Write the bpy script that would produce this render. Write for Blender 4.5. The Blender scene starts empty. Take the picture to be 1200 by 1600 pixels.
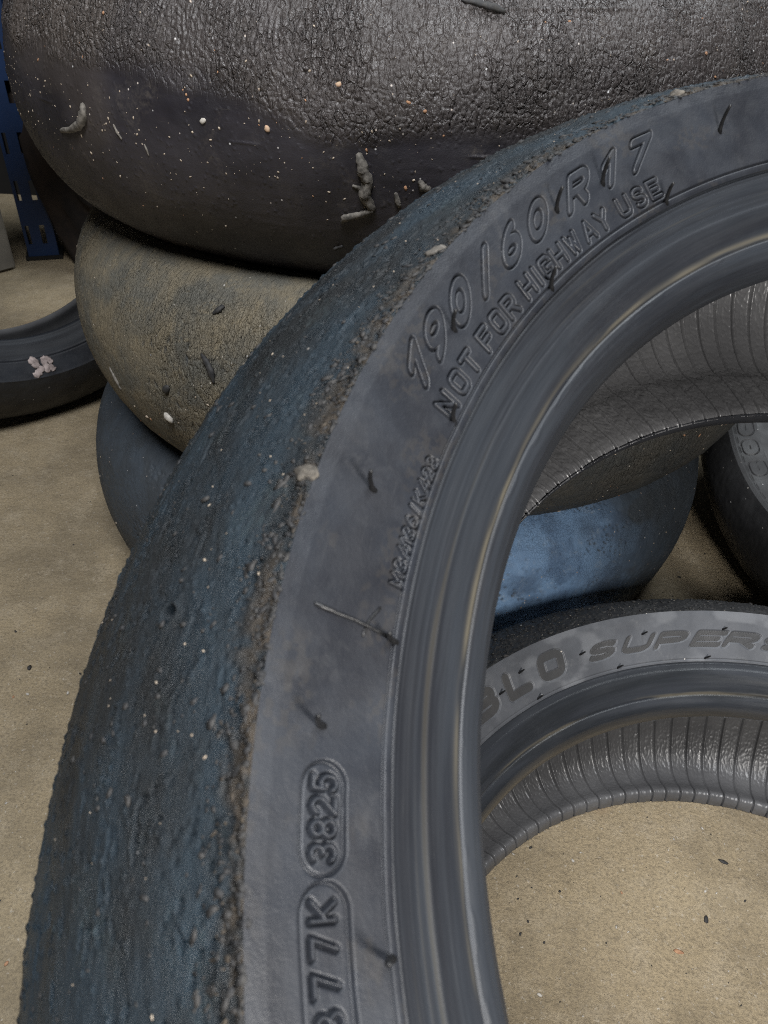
import bpy, bmesh, math
import numpy as np
from mathutils import Matrix, Vector

D = bpy.data
SC = bpy.context.scene
COL = SC.collection
R_ = math.radians
rng = np.random.default_rng(7)

# ------------------------------------------------------------------ camera
CAM_H, PITCH, ROLL, FPX = 0.5577672, R_(38.6605), R_(2.70427), 1203.84
fw = Vector((0, math.cos(PITCH), -math.sin(PITCH)))
rt0 = Vector((1, 0, 0))
up0 = rt0.cross(fw)
rt = rt0 * math.cos(ROLL) + up0 * math.sin(ROLL)
up = -rt0 * math.sin(ROLL) + up0 * math.cos(ROLL)
cam = D.cameras.new('camera')
cam_o = D.objects.new('camera', cam)
COL.objects.link(cam_o)
M = Matrix.Identity(4)
for i in range(3):
    M[i][0], M[i][1], M[i][2] = rt[i], up[i], -fw[i]
M[2][3] = CAM_H
cam_o.matrix_world = M
cam.sensor_fit = 'HORIZONTAL'
cam.sensor_width = 36
cam.lens = 36 * FPX / 1200
cam.clip_start = 0.02
cam.clip_end = 60
cam.dof.use_dof = True
cam.dof.focus_distance = 0.44
cam.dof.aperture_fstop = 36
SC.camera = cam_o

# ------------------------------------------------------------------ light
world = D.worlds.new('World')
SC.world = world
world.use_nodes = True
bg = world.node_tree.nodes['Background']
bg.inputs[0].default_value = (0.80, 0.88, 1.0, 1)
bg.inputs[1].default_value = 0.012


def area(name, loc, target, size, power, color, size_y=None):
    l = D.lights.new(name, 'AREA')
    l.energy = power
    l.color = color
    l.size = size
    if size_y:
        l.shape = 'RECTANGLE'
        l.size_y = size_y
    o = D.objects.new(name, l)
    COL.objects.link(o)
    o.location = loc
    d = Vector(target) - Vector(loc)
    o.rotation_euler = d.to_track_quat('-Z', 'Y').to_euler()
    return o


area('hand_lamp', (0.215, -0.17, 0.565), (0.22, 0.2, 0.28), 0.10, 3.2, (1.0, 0.97, 0.93))
area('ceiling_light', (-0.15, -0.25, 1.95), (-0.2, 0.5, 0.2), 1.0, 41, (0.95, 0.97, 1.0), 0.4)
area('ceiling_light', (0.75, 1.3, 2.3), (0.2, 0.5, 0.3), 1.0, 27, (0.90, 0.96, 1.0), 0.4)
SC.view_settings.view_transform = 'Standard'
SC.view_settings.look = 'None'
SC.view_settings.gamma = 1
SC.view_settings.exposure = 0.2
SC.render.engine = 'CYCLES'
SC.cycles.use_denoising = False
SC.cycles.use_adaptive_sampling = False
SC.cycles.max_bounces = 6
SC.cycles.pixel_filter_type = 'BLACKMAN_HARRIS'
SC.cycles.filter_width = 1.0


# ------------------------------------------------------------------ numpy noise
_perm = {}


def _tab(seed):
    if seed not in _perm:
        g = np.random.default_rng(1000 + seed)
        _perm[seed] = (g.permutation(4096), g.random(4096).astype(np.float32))
    return _perm[seed]


def hsh(ix, iy, seed, k=0):
    p, v = _tab(seed)
    return v[(p[(ix + k * 131) & 4095] + iy * 17 + k * 57 + (iy >> 8)) & 4095] if False else v[(p[(p[(ix + k * 911) & 4095] + iy) & 4095])]


def vnoise(x, y, seed=0):
    ix = np.floor(x).astype(np.int64)
    iy = np.floor(y).astype(np.int64)
    fx = (x - ix).astype(np.float32)
    fy = (y - iy).astype(np.float32)
    fx = fx * fx * fx * (fx * (fx * 6 - 15) + 10)
    fy = fy * fy * fy * (fy * (fy * 6 - 15) + 10)
    a = hsh(ix, iy, seed); b = hsh(ix + 1, iy, seed)
    c = hsh(ix, iy + 1, seed); d = hsh(ix + 1, iy + 1, seed)
    return (a * (1 - fx) + b * fx) * (1 - fy) + (c * (1 - fx) + d * fx) * fy * 1.0 - 0.5


def fbm(x, y, seed=0, octv=4, gain=0.5):
    s = 0; a = 1.0
    for o in range(octv):
        s = s + a * vnoise(x * 2 ** o + 13.7 * o, y * 2 ** o - 7.1 * o, seed + o)
        a *= gain
    return s


def cells(x, y, seed=0, jit=0.85):
    ix = np.floor(x).astype(np.int64)
    iy = np.floor(y).astype(np.int64)
    f1 = np.full(x.shape, 9.0); f2 = f1.copy(); idd = np.zeros(x.shape); gx = f1 * 0; gy = f1 * 0
    for dx in (-1, 0, 1):
        for dy in (-1, 0, 1):
            cx = ix + dx; cy = iy + dy
            px = cx + 0.5 + (hsh(cx, cy, seed, 0) - 0.5) * jit
            py = cy + 0.5 + (hsh(cx, cy, seed, 1) - 0.5) * jit
            vx = x - px; vy = y - py
            d = np.sqrt(vx * vx + vy * vy)
            m = d < f1
            f2 = np.where(m, f1, np.minimum(f2, d))
            idd = np.where(m, hsh(cx, cy, seed, 2), idd)
            gx = np.where(m, vx, gx); gy = np.where(m, vy, gy)
            f1 = np.where(m, d, f1)
    return f1, f2, idd, gx, gy


def sst(a, b, x):
    t = np.clip((x - a) / (b - a), 0, 1)
    return t * t * (3 - 2 * t)


# ------------------------------------------------------------------ materials
def new_mat(name):
    m = D.materials.new(name)
    m.use_nodes = True
    nt = m.node_tree
    return m, nt, nt.nodes['Principled BSDF']


class NB:
    def __init__(s, nt):
        s.nt = nt

    def n(s, t, **kw):
        nd = s.nt.nodes.new(t)
        for k, v in kw.items():
            setattr(nd, k, v)
        return nd

    def l(s, a, b):
        s.nt.links.new(a, b)

    def coord(s, kind, scale=(1, 1, 1)):
        if kind == 'uv':
            c = s.n('ShaderNodeUVMap').outputs[0]
        else:
            c = s.n('ShaderNodeTexCoord').outputs['Object']
        mp = s.n('ShaderNodeMapping')
        mp.inputs['Scale'].default_value = scale
        s.l(c, mp.inputs['Vector'])
        return mp.outputs[0]

    def noise(s, co, scale, detail=4, rough=0.55, dist=0.0):
        t = s.n('ShaderNodeTexNoise')
        t.inputs['Scale'].default_value = scale
        t.inputs['Detail'].default_value = detail
        t.inputs['Roughness'].default_value = rough
        t.inputs['Distortion'].default_value = dist
        s.l(co, t.inputs['Vector'])
        return t.outputs['Fac']

    def voro(s, co, scale, feature='F1', out='Distance'):
        t = s.n('ShaderNodeTexVoronoi', feature=feature)
        t.inputs['Scale'].default_value = scale
        s.l(co, t.inputs['Vector'])
        return t.outputs[out]

    def ramp(s, v, a, b, lo=0.0, hi=1.0):
        r = s.n('ShaderNodeMapRange', interpolation_type='SMOOTHSTEP')
        for k, x in zip((1, 2, 3, 4), (a, b, lo, hi)):
            r.inputs[k].default_value = x
        s.l(v, r.inputs[0])
        return r.outputs[0]

    def math(s, op, a, b=None):
        m = s.n('ShaderNodeMath', operation=op)
        for i, x in enumerate((a, b)):
            if x is None:
                continue
            if isinstance(x, (int, float)):
                m.inputs[i].default_value = x
            else:
                s.l(x, m.inputs[i])
        return m.outputs[0]

    def mix(s, f, a, b):
        m = s.n('ShaderNodeMix', data_type='RGBA')
        if isinstance(f, (int, float)):
            m.inputs[0].default_value = f
        else:
            s.l(f, m.inputs[0])
        for i, x in ((6, a), (7, b)):
            if isinstance(x, tuple):
                m.inputs[i].default_value = (*x, 1)
            else:
                s.l(x, m.inputs[i])
        return m.outputs[2]

    def attr(s, name):
        a = s.n('ShaderNodeAttribute')
        a.attribute_name = name
        return a.outputs['Fac']

    def bump(s, h, strength, dist, prev=None):
        b = s.n('ShaderNodeBump')
        b.inputs['Strength'].default_value = strength
        b.inputs['Distance'].default_value = dist
        s.l(h, b.inputs['Height'])
        if prev is not None:
            s.l(prev, b.inputs['Normal'])
        return b.outputs[0]


def rubber(name, c1, c2, dust=(0.2, 0.18, 0.15), dust_amt=0.3, rough=(0.5, 0.7), patch=14, grain=900,
           grain_str=0.3, stretch=(1, 1, 1), cracks=None, bst=None, speck=0.0, speck_col=(0.5, 0.45, 0.38), dirt_tone_col=None, spec=0.5, scratch=0.0, sheen=0.0):
    m, nt, p = new_mat(name)
    b = NB(nt)
    uv = b.coord('uv')
    uvs = b.coord('uv', stretch)
    col = b.mix(b.ramp(b.noise(uvs, patch, 5, 0.6, 0.4), 0.35, 0.65), c1, c2)
    dn = b.ramp(b.noise(uv, patch * 2.3, 6, 0.65, 0.6), 0.5, 0.75)
    fine = b.ramp(b.noise(uvs, 350, 3, 0.6), 0.35, 0.7)
    col = b.mix(b.math('MULTIPLY', b.math('MULTIPLY', dn, fine), dust_amt), col, dust)
    if scratch:
        sc = b.ramp(b.noise(b.coord('uv', (6, 260, 1)), 6, 5, 0.7), 0.62, 0.72)
        col = b.mix(b.math('MULTIPLY', sc, scratch), col, dust)
    if dirt_tone_col:
        col = b.mix(b.attr('dirt'), col, dirt_tone_col)
    if speck:
        vd = b.voro(uv, 260)
        vc = b.voro(uv, 260, out='Color')
        sep = b.n('ShaderNodeSeparateColor')
        b.l(vc, sep.inputs[0])
        on = b.math('GREATER_THAN', sep.outputs[0], 1 - speck)
        sz = b.math('MULTIPLY', on, b.ramp(vd, 0.10, 0.2, 1, 0))
        col = b.mix(sz, col, b.mix(sep.outputs[1], speck_col, (0.5, 0.5, 0.5)))
    b.l(col, p.inputs['Base Color'])
    b.l(b.ramp(b.noise(uvs, patch * 3, 4), 0.3, 0.7, rough[0], rough[1]), p.inputs['Roughness'])
    p.inputs['Specular IOR Level'].default_value = spec
    if sheen:
        p.inputs['Sheen Weight'].default_value = sheen
        p.inputs['Sheen Roughness'].default_value = 0.4
    ub = b.coord('uv', bst) if bst else uvs
    nm = b.bump(b.noise(ub, grain, 4, 0.6), grain_str, 0.0006)
    nm = b.bump(b.noise(ub, grain * 0.2, 4, 0.6), grain_str * 0.5, 0.0012, nm)
    if cracks:
        for q, (sx, sy, dep) in enumerate(cracks):
            cc = b.coord('uv', (sx, sy, 1))
            wob = b.n('ShaderNodeTexNoise')
            wob.inputs['Scale'].default_value = 0.7
            wob.inputs['Detail'].default_value = 4
            b.l(cc, wob.inputs['Vector'])
            va = b.n('ShaderNodeVectorMath', operation='MULTIPLY_ADD')
            b.l(wob.outputs['Color'], va.inputs[0])
            va.inputs[1].default_value = (1.3, 1.3, 0)
            b.l(cc, va.inputs[2])
            e = b.voro(va.outputs[0], 1.0, 'DISTANCE_TO_EDGE')
            hgt = b.math('MULTIPLY', b.ramp(e, 0.0, 0.12), b.attr('grain'))
            nm = b.bump(hgt, 1.0, dep, nm)
    b.l(nm, p.inputs['Normal'])
    return m


def plain(name, c, rough=0.6, c2=None, metallic=0.0, scale=30, spec=0.5):
    m, nt, p = new_mat(name)
    b = NB(nt)
    co = b.coord('obj')
    c2 = c2 or tuple(x * 0.6 for x in c)
    b.l(b.mix(b.ramp(b.noise(co, scale, 5), 0.35, 0.65), c, c2), p.inputs['Base Color'])
    p.inputs['Roughness'].default_value = rough
    p.inputs['Metallic'].default_value = metallic
    p.inputs['Specular IOR Level'].default_value = spec
    b.l(b.bump(b.noise(co, scale * 12, 3), 0.25, 0.001), p.inputs['Normal'])
    return m


# ------------------------------------------------------------------ objects
def tag(o, label=None, cat=None, group=None, kind=None):
    for k, v in (('label', label), ('category', cat), ('group', group), ('kind', kind)):
        if v:
            o[k] = v
    return o


def link(name, me, mat=None, parent=None):
    o = D.objects.new(name, me)
    COL.objects.link(o)
    if mat:
        me.materials.append(mat)
    if parent:
        o.parent = parent
    return o


def empty(name, mw):
    o = D.objects.new(name, None)
    COL.objects.link(o)
    o.empty_display_size = 0.05
    o.matrix_world = mw
    return o


def quick_mesh(name, V, F, smooth=True, uv=None, attrs=None):
    """V (n,3); F (m,k) of one face size."""
    me = D.meshes.new(name)
    V = np.ascontiguousarray(V, np.float32)
    F = np.ascontiguousarray(F, np.int32)
    m, k = F.shape
    me.vertices.add(len(V)); me.vertices.foreach_set('co', V.ravel())
    me.loops.add(m * k); me.loops.foreach_set('vertex_index', F.ravel())
    me.polygons.add(m); me.polygons.foreach_set('loop_start', np.arange(0, m * k, k, dtype=np.int32))
    me.polygons.foreach_set('use_smooth', np.full(m, smooth))
    if uv is not None:
        l = me.uv_layers.new(name='UVMap')
        l.data.foreach_set('uv', np.ascontiguousarray(uv[F.ravel()], np.float32).ravel())
    for nme, a in (attrs or {}).items():
        at = me.attributes.new(nme, 'FLOAT', 'POINT')
        at.data.foreach_set('value', np.ascontiguousarray(a, np.float32))
    me.update(calc_edges=True)
    return me


def chaikin(p, it=2):
    p = np.array(p, float)
    for _ in range(it):
        q = [p[0]]
        for a, b in zip(p[:-1], p[1:]):
            q += [a * 0.75 + b * 0.25, a * 0.25 + b * 0.75]
        q.append(p[-1])
        p = np.array(q)
    return p


def resample(p, step):
    p = np.array(p, float)
    d = np.r_[0, np.cumsum(np.sqrt((np.diff(p, axis=0) ** 2).sum(1)))]
    n = max(2, int(round(d[-1] / step)) + 1)
    s = np.linspace(0, d[-1], n)
    return np.stack([np.interp(s, d, p[:, 0]), np.interp(s, d, p[:, 1])], 1), s


def thetas(t0, t1, step, coarse=R_(4)):
    """dense between t0 and t1 (radians), coarse on the rest of the ring"""
    nd = int((t1 - t0) / step)
    rest = 2 * math.pi - (t1 - t0)
    nc = max(4, int(rest / coarse))
    return np.r_[np.linspace(t0, t1, nd, endpoint=False), np.linspace(t1, t1 + rest, nc, endpoint=False)]


class Ring:
    def __init__(s, prof, th, step, rref=None, smooth=0):
        p = chaikin(prof, smooth) if smooth else np.array(prof, float)
        p, s.s = resample(p, step)
        t = np.gradient(p, axis=0)
        t /= np.linalg.norm(t, axis=1)[:, None] + 1e-12
        nr, na = -t[:, 1], t[:, 0]
        rref = rref or p[:, 0].mean()
        c, q = np.cos(th)[:, None], np.sin(th)[:, None]
        s.P = np.stack([p[None, :, 0] * c, p[None, :, 0] * q, np.broadcast_to(p[None, :, 1], (len(th), len(p)))], -1)
        s.N = np.stack([nr[None] * c, nr[None] * q, np.broadcast_to(na[None], (len(th), len(p)))], -1)
        s.U = np.broadcast_to((th * rref)[:, None], s.P.shape[:2])
        s.S = np.broadcast_to(s.s[None], s.P.shape[:2])
        s.prof = p
        s.disp = np.zeros(s.P.shape[:2])
        s.dirt = np.zeros(s.P.shape[:2])
        s.grain = np.zeros(s.P.shape[:2])

    def build(s, name, mat, parent, labels=None, post=None, letter_mat=None):
        m, n = s.disp.shape
        V = (s.P + s.N * s.disp[..., None])
        if post is not None:
            V = post(V.reshape(-1, 3)).reshape(V.shape)
        s.V = V
        i = np.arange(m)[:, None]
        j = np.arange(n - 1)[None]
        i2 = (i + 1) % m
        F = np.stack([i * n + j, i * n + j + 1, i2 * n + j + 1, i2 * n + j], -1).reshape(-1, 4)
        V = V.reshape(-1, 3)
        # the seam quad would get a wild uv, harmless (out of frame)
        uv = np.stack([s.U.ravel(), s.S.ravel()], 1)
        dirt = s.dirt.ravel()
        if labels is None:
            return link(name, quick_mesh(name, V, F, True, uv, {'dirt': dirt, 'grain': s.grain.ravel()}), mat, parent)
        L = labels.reshape(-1)[F[:, 0]]
        out = []
        for k in range(int(L.max()) + 1):
            Fk = F[L == k]
            if not len(Fk):
                continue
            u, inv = np.unique(Fk.ravel(), return_inverse=True)
            nm = name if k == 0 else 'letter'
            par = parent if k == 0 else out[0]
            out.append(link(nm, quick_mesh(nm, V[u], inv.reshape(-1, 4), True, uv[u], {'dirt': dirt[u]}), mat if k == 0 else (letter_mat or mat), par))
        return out


def ico(sub):
    bm = bmesh.new()
    bmesh.ops.create_icosphere(bm, subdivisions=sub, radius=1)
    V = np.array([v.co[:] for v in bm.verts])
    F = np.array([[v.index for v in f.verts] for f in bm.faces])
    bm.free()
    return V, F


ICO1, ICO2, ICO3 = ico(1), ico(2), ico(3)


def blobs(name, pos, nor, size, mat, parent, flat=0.6, base=ICO1, kind='stuff', rough=0.3, stretch=None):
    """many small irregular lumps lying on a surface, one mesh"""
    BV, BF = base
    n = len(pos)
    pos = np.asarray(pos, float); nor = np.asarray(nor, float); size = np.asarray(size, float)
    t = np.cross(nor, rng.normal(size=(n, 3))); t /= np.linalg.norm(t, axis=1)[:, None]
    b = np.cross(nor, t)
    st = 1 + (rng.random(n) if stretch is None else stretch) * 1.2
    r = 1 + rough * (rng.random((n, len(BV))) - 0.5) * 2
    L = BV[None] * r[..., None]
    V = pos[:, None] + size[:, None, None] * (L[..., :1] * t[:, None] * st[:, None, None] + L[..., 1:2] * b[:, None] + L[..., 2:] * nor[:, None] * flat)
    F = (BF[None] + (np.arange(n) * len(BV))[:, None, None]).reshape(-1, 3)
    V = V.reshape(-1, 3)
    o = link(name, quick_mesh(name, V, F, True, V[:, :2]), mat, parent)
    if kind:
        o['kind'] = kind
    return o


def tube(name, pts, rad, mat, parent, sides=8, noise=0.0, flat=None, kind=None):
    """lumpy tapering tube through points; flat=(normal, factor) squashes it on a surface"""
    pts = np.array(pts, float)
    k = len(pts)
    rad = np.broadcast_to(np.array(rad, float), (k,))
    T = np.gradient(pts, axis=0); T /= np.linalg.norm(T, axis=1)[:, None]
    ref = np.array(flat[0] if flat else (0.3, 0.2, 0.93), float)
    if abs(T[0] @ ref) > 0.95 and not flat:
        ref = np.array((1.0, 0.1, 0))
    A = np.cross(T, ref); A /= np.linalg.norm(A, axis=1)[:, None]
    B = np.cross(A, T)
    ff = flat[1] if flat else 1.0
    an = np.linspace(0, 2 * np.pi, sides, endpoint=False)
    rr = rad[:, None] * (1 + noise * (rng.random((k, sides)) - 0.5) * 2)
    V = pts[:, None] + rr[..., None] * (np.cos(an)[None, :, None] * A[:, None] + ff * np.sin(an)[None, :, None] * B[:, None])
    V = np.vstack([V.reshape(-1, 3), pts[:1] - T[:1] * rad[0] * 0.5, pts[-1:] + T[-1:] * rad[-1] * 0.5])
    F = []
    for i in range(k - 1):
        for j in range(sides):
            j2 = (j + 1) % sides
            F.append((i * sides + j, i * sides + j2, (i + 1) * sides + j2, (i + 1) * sides + j))
    e0, e1 = k * sides, k * sides + 1
    for j in range(sides):
        j2 = (j + 1) % sides
        F.append((e0, e0, j2, j)); F.append((e1, e1, (k - 1) * sides + j, (k - 1) * sides + j2))
    me = D.meshes.new(name)
    me.from_pydata(V.tolist(), [], [tuple(dict.fromkeys(f)) for f in F])
    me.polygons.foreach_set('use_smooth', np.full(len(me.polygons), True))
    uvl = me.uv_layers.new(name='UVMap')
    lv = np.zeros(len(me.loops), np.int32); me.loops.foreach_get('vertex_index', lv)
    uvl.data.foreach_set('uv', np.ascontiguousarray(V[lv][:, :2] + V[lv][:, 2:3], np.float32).ravel())
    o = link(name, me, mat, parent)
    if kind:
        o['kind'] = kind
    return o


# ------------------------------------------------------------------ stroke letters
def arc(cx, cy, rx, ry, a0, a1, n=14):
    a = np.radians(np.linspace(a0, a1, n))
    return [(cx + rx * math.cos(t), cy + ry * math.sin(t)) for t in a]


ROUND_O = [(0.3, 1), (0.7, 1)] + arc(0.7, 0.72, 0.3, 0.28, 90, 0, 6) + arc(0.7, 0.28, 0.3, 0.28, 0, -90, 6) + arc(0.3, 0.28, 0.3, 0.28, 270, 180, 6) + arc(0.3, 0.72, 0.3, 0.28, 180, 90, 6)
S_ = arc(0.5, 0.75, 0.48, 0.25, 35, 270, 14) + arc(0.5, 0.25, 0.48, 0.25, 90, -145, 14)
G = {
    '0': [arc(0.5, 0.5, 0.46, 0.5, 0, 360, 26)],
    '1': [[(0.12, 0.66), (0.6, 1), (0.6, 0)]],
    '2': [arc(0.5, 0.7, 0.46, 0.3, 165, -30, 14) + [(0.02, 0), (1, 0)]],
    '3': [arc(0.48, 0.75, 0.42, 0.25, 150, -90, 14) + arc(0.48, 0.26, 0.48, 0.26, 90, -150, 14)],
    '4': [[(0.72, 0), (0.72, 1), (0.0, 0.28), (1, 0.28)]],
    '5': [[(0.92, 1), (0.15, 1), (0.1, 0.55)] + arc(0.48, 0.33, 0.5, 0.33, 120, -150, 14)],
    '6': [arc(0.5, 0.31, 0.46, 0.31, 0, 360, 22), arc(0.9, 0.31, 0.86, 0.7, 180, 108, 10)],
    '7': [[(0.02, 1), (0.98, 1), (0.35, 0)]],
    '8': [arc(0.5, 0.76, 0.4, 0.24, 0, 360, 20), arc(0.5, 0.26, 0.48, 0.26, 0, 360, 20)],
    '9': [arc(0.5, 0.69, 0.46, 0.31, 0, 360, 22), arc(0.1, 0.69, 0.86, 0.7, 0, -72, 10)],
    '/': [[(0.3, -0.05), (0.7, 1.05)]],
    'A': [[(0, 0), (0.5, 1), (1, 0)], [(0.2, 0.33), (0.8, 0.33)]],
    'B': [[(0, 0), (0, 1), (0.65, 1)] + arc(0.65, 0.76, 0.3, 0.24, 90, -90, 8) + [(0, 0.52)], [(0.65, 0.52)] + arc(0.65, 0.26, 0.35, 0.26, 90, -90, 8) + [(0, 0)]],
    'C': [[(1, 0.95), (0.35, 1)] + arc(0.35, 0.65, 0.35, 0.35, 90, 180, 6) + arc(0.35, 0.35, 0.35, 0.35, 180, 270, 6) + [(1, 0.03)]],
    'D': [[(0, 0), (0, 1), (0.5, 1)] + arc(0.5, 0.5, 0.5, 0.5, 90, -90, 12) + [(0, 0)]],
    'E': [[(1, 1), (0, 1), (0, 0), (1, 0)], [(0, 0.5), (0.85, 0.5)]],
    'F': [[(1, 1), (0, 1), (0, 0)], [(0, 0.5), (0.8, 0.5)]],
    'G': [[(1, 0.85), (0.85, 1), (0.3, 1)] + arc(0.3, 0.7, 0.3, 0.3, 90, 180, 5) + arc(0.3, 0.3, 0.3, 0.3, 180, 270, 5) + [(0.8, 0), (1, 0.15), (1, 0.47), (0.55, 0.47)]],
    'H': [[(0, 0), (0, 1)], [(1, 0), (1, 1)], [(0, 0.5), (1, 0.5)]],
    'I': [[(0.5, 0), (0.5, 1)]],
    'K': [[(0, 0), (0, 1)], [(1, 1), (0.05, 0.42)], [(0.3, 0.58), (1, 0)]],
    'L': [[(0, 1), (0, 0), (1, 0)]],
    'M': [[(0, 0), (0, 1), (0.5, 0.35), (1, 1), (1, 0)]],
    'N': [[(0, 0), (0, 1), (1, 0), (1, 1)]],
    'O': [ROUND_O],
    'P': [[(0, 0), (0, 1), (0.65, 1)] + arc(0.65, 0.72, 0.35, 0.28, 90, -90, 8) + [(0, 0.44)]],
    'R': [[(0, 0), (0, 1), (0.65, 1)] + arc(0.65, 0.74, 0.35, 0.26, 90, -90, 8) + [(0, 0.48)], [(0.5, 0.48), (1, 0)]],
    'S': [S_],
    'T': [[(0, 1), (1, 1)], [(0.5, 1), (0.5, 0)]],
    'U': [[(0, 1), (0, 0.3)] + arc(0.3, 0.3, 0.3, 0.3, 180, 270, 5) + arc(0.7, 0.3, 0.3, 0.3, 270, 360, 5) + [(1, 1)]],
    'W': [[(0, 1), (0.25, 0), (0.5, 0.8), (0.75, 0), (1, 1)]],
    'Y': [[(0, 1), (0.5, 0.48), (1, 1)], [(0.5, 0.48), (0.5, 0)]],
}


def seg_dist(x, y, pts):
    d = np.full(x.shape, 9.0)
    for (ax, ay), (bx, by) in zip(pts[:-1], pts[1:]):
        vx, vy = bx - ax, by - ay
        t = np.clip(((x - ax) * vx + (y - ay) * vy) / (vx * vx + vy * vy + 1e-18), 0, 1)
        d = np.minimum(d, np.hypot(x - ax - t * vx, y - ay - t * vy))
    return d


def emboss(ring, text, rref, base, height, width, hw, shear=0.0, raise_=0.0005, groove=0.0006, gw=0.0003, labels=None, k0=1, hatch=False):
    """text: list of (char, centre angle in degrees). base/height measured along the profile (metres).
    raises the glyphs out of the sidewall with a narrow channel round each; labels the glyph faces"""
    X = -ring.U[:, 0]
    k = k0
    for ch, deg in text:
        xc = -R_(deg) * rref
        hwid = width * 0.9 + abs(shear) * height
        ii = np.where(np.abs(X - xc) < hwid)[0]
        jj = np.where((ring.s > base - 0.002) & (ring.s < base + height + 0.002))[0]
        if len(ii) < 2 or len(jj) < 2:
            continue
        sl = np.ix_(ii, jj)
        yy = ring.S[sl] - base
        xx = -ring.U[sl] - xc - shear * (yy - height / 2)
        w = width * (0.12 if ch in 'I' else 1)
        sd = np.full(yy.shape, 9.0)
        for st in G[ch]:
            sd = np.minimum(sd, seg_dist(xx, yy, [(hw + (px - 0.5) * (w - 2 * hw) - hw, hw + py * (height - 2 * hw)) for px, py in st]))
        sd = sd - hw
        h = raise_ * sst(gw * 0.2, -gw * 0.9, sd) - groove * np.exp(-((sd - gw * 0.5) / (gw * 0.8)) ** 2)
        if hatch:
            h = h + np.where(sd < -gw, 0.00035 * np.sign(np.sin((xx * 0.8 - yy) * 2 * math.pi / 0.0014)), 0)
        ring.disp[sl] += h
        if labels is not None:
            lab = labels[sl]
            lab[sd < 0] = k
            labels[sl] = lab
        k += 1
    return k


def capsule(ring, rref, d0, d1, s0, s1, depth=0.0005, groove=0.0010, gw=0.00032):
    X = ring.U / rref
    a = (R_(d0) + R_(d1)) / 2
    hl = abs(R_(d1) - R_(d0)) / 2 * rref
    r = (s1 - s0) / 2
    x = np.abs(ring.U - a * rref) - (hl - r)
    y = ring.S - (s0 + s1) / 2
    wob = 0.00025 * vnoise(ring.U * 180, ring.S * 180, 50)
    sd = np.hypot(np.maximum(x, 0), y) - r + wob
    ring.disp += -depth * sst(gw, -gw, sd) - groove * np.exp(-(sd / gw) ** 2)


# ------------------------------------------------------------------ materials in use
M_TREAD = rubber('worn_blue_black_rubber', (0.010, 0.021, 0.031), (0.004, 0.0055, 0.0065), (0.034, 0.052, 0.056), 0.5, (0.34, 0.66), 17, 1700, 0.9, (1, 2.2, 1), speck=0.01, speck_col=(0.25, 0.22, 0.18), dirt_tone_col=(0.030, 0.022, 0.014), spec=0.42)
M_SIDE = rubber('grey_sidewall_rubber', (0.018, 0.0205, 0.026), (0.011, 0.012, 0.0155), (0.05, 0.05, 0.051), 0.45, (0.40, 0.58), 26, 1800, 0.2, (1, 1, 1), dirt_tone_col=(0.042, 0.036, 0.029), scratch=0.35, spec=0.42)
M_BEAD = rubber('bead_rubber', (0.020, 0.023, 0.028), (0.011, 0.012, 0.015), (0.07, 0.072, 0.074), 0.2, (0.42, 0.56), 7, 900, 0.15, (1, 14, 1), dirt_tone_col=(0.085, 0.075, 0.055), scratch=0.3, spec=0.4, bst=(1, 3, 1))
M_LINER = rubber('inner_liner_rubber', (0.10, 0.10, 0.103), (0.07, 0.07, 0.073), (0.14, 0.14, 0.14), 0.15, (0.30, 0.40), 12, 900, 0.12, (1, 1, 1), spec=0.55)
M_TOP = rubber('grained_brown_black_rubber', (0.032, 0.029, 0.034), (0.015, 0.0135, 0.017), (0.11, 0.095, 0.08), 0.5, (0.36, 0.55), 16, 1100, 0.35, (1, 1, 1), speck=0.03, speck_col=(0.42, 0.33, 0.25), dirt_tone_col=(0.066, 0.054, 0.045), cracks=((230, 115, 0.0012), (620, 420, 0.0003)), scratch=0.3)
M_MID = rubber('dusty_tan_rubber', (0.16, 0.135, 0.092), (0.10, 0.096, 0.08), (0.27, 0.215, 0.13), 0.8, (0.55, 0.75), 26, 900, 0.7, (1, 1, 1), speck=0.03, dirt_tone_col=(0.028, 0.032, 0.036), cracks=((210, 75, 0.0008), (620, 330, 0.0005)), spec=0.35)
M_LOW = rubber('blue_bloomed_rubber', (0.165, 0.275, 0.44), (0.09, 0.15, 0.25), (0.34, 0.40, 0.46), 0.6, (0.5, 0.7), 34, 900, 0.6, (1, 1, 1), speck=0.06, speck_col=(0.3, 0.22, 0.17), dirt_tone_col=(0.034, 0.037, 0.038), cracks=((420, 420, 0.00025),), spec=0.35)
M_BLACK = rubber('black_rubber', (0.022, 0.022, 0.023), (0.014, 0.014, 0.015), (0.08, 0.075, 0.065), 0.2, (0.5, 0.7), 14, 900, 0.4, (1, 1, 1), speck=0.05)
M_HAIR = plain('black_hair_rubber', (0.012, 0.012, 0.013), 0.45)
M_LUMP = plain('grey_rubber_lump', (0.16, 0.145, 0.125), 0.8, (0.06, 0.054, 0.046), scale=300)
M_LUMPD = plain('dark_rubber_lump', (0.03, 0.028, 0.026), 0.7, (0.015, 0.015, 0.016), scale=300)
M_GRIT = plain('pale_grit', (0.42, 0.35, 0.27), 0.8, (0.25, 0.2, 0.15), scale=400)
M_GRITO = plain('orange_grit', (0.36, 0.2, 0.11), 0.8, (0.25, 0.13, 0.07), scale=400)
M_GRITP = plain('salmon_grit', (0.5, 0.3, 0.2), 0.8, (0.4, 0.3, 0.2), scale=400)
M_STONE = plain('pale_stone', (0.45, 0.42, 0.37), 0.75, (0.3, 0.28, 0.25), scale=200)
M_LUMPB = plain('dusty_rubber_lump', (0.12, 0.105, 0.085), 0.8, (0.05, 0.044, 0.036), scale=400)
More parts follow.
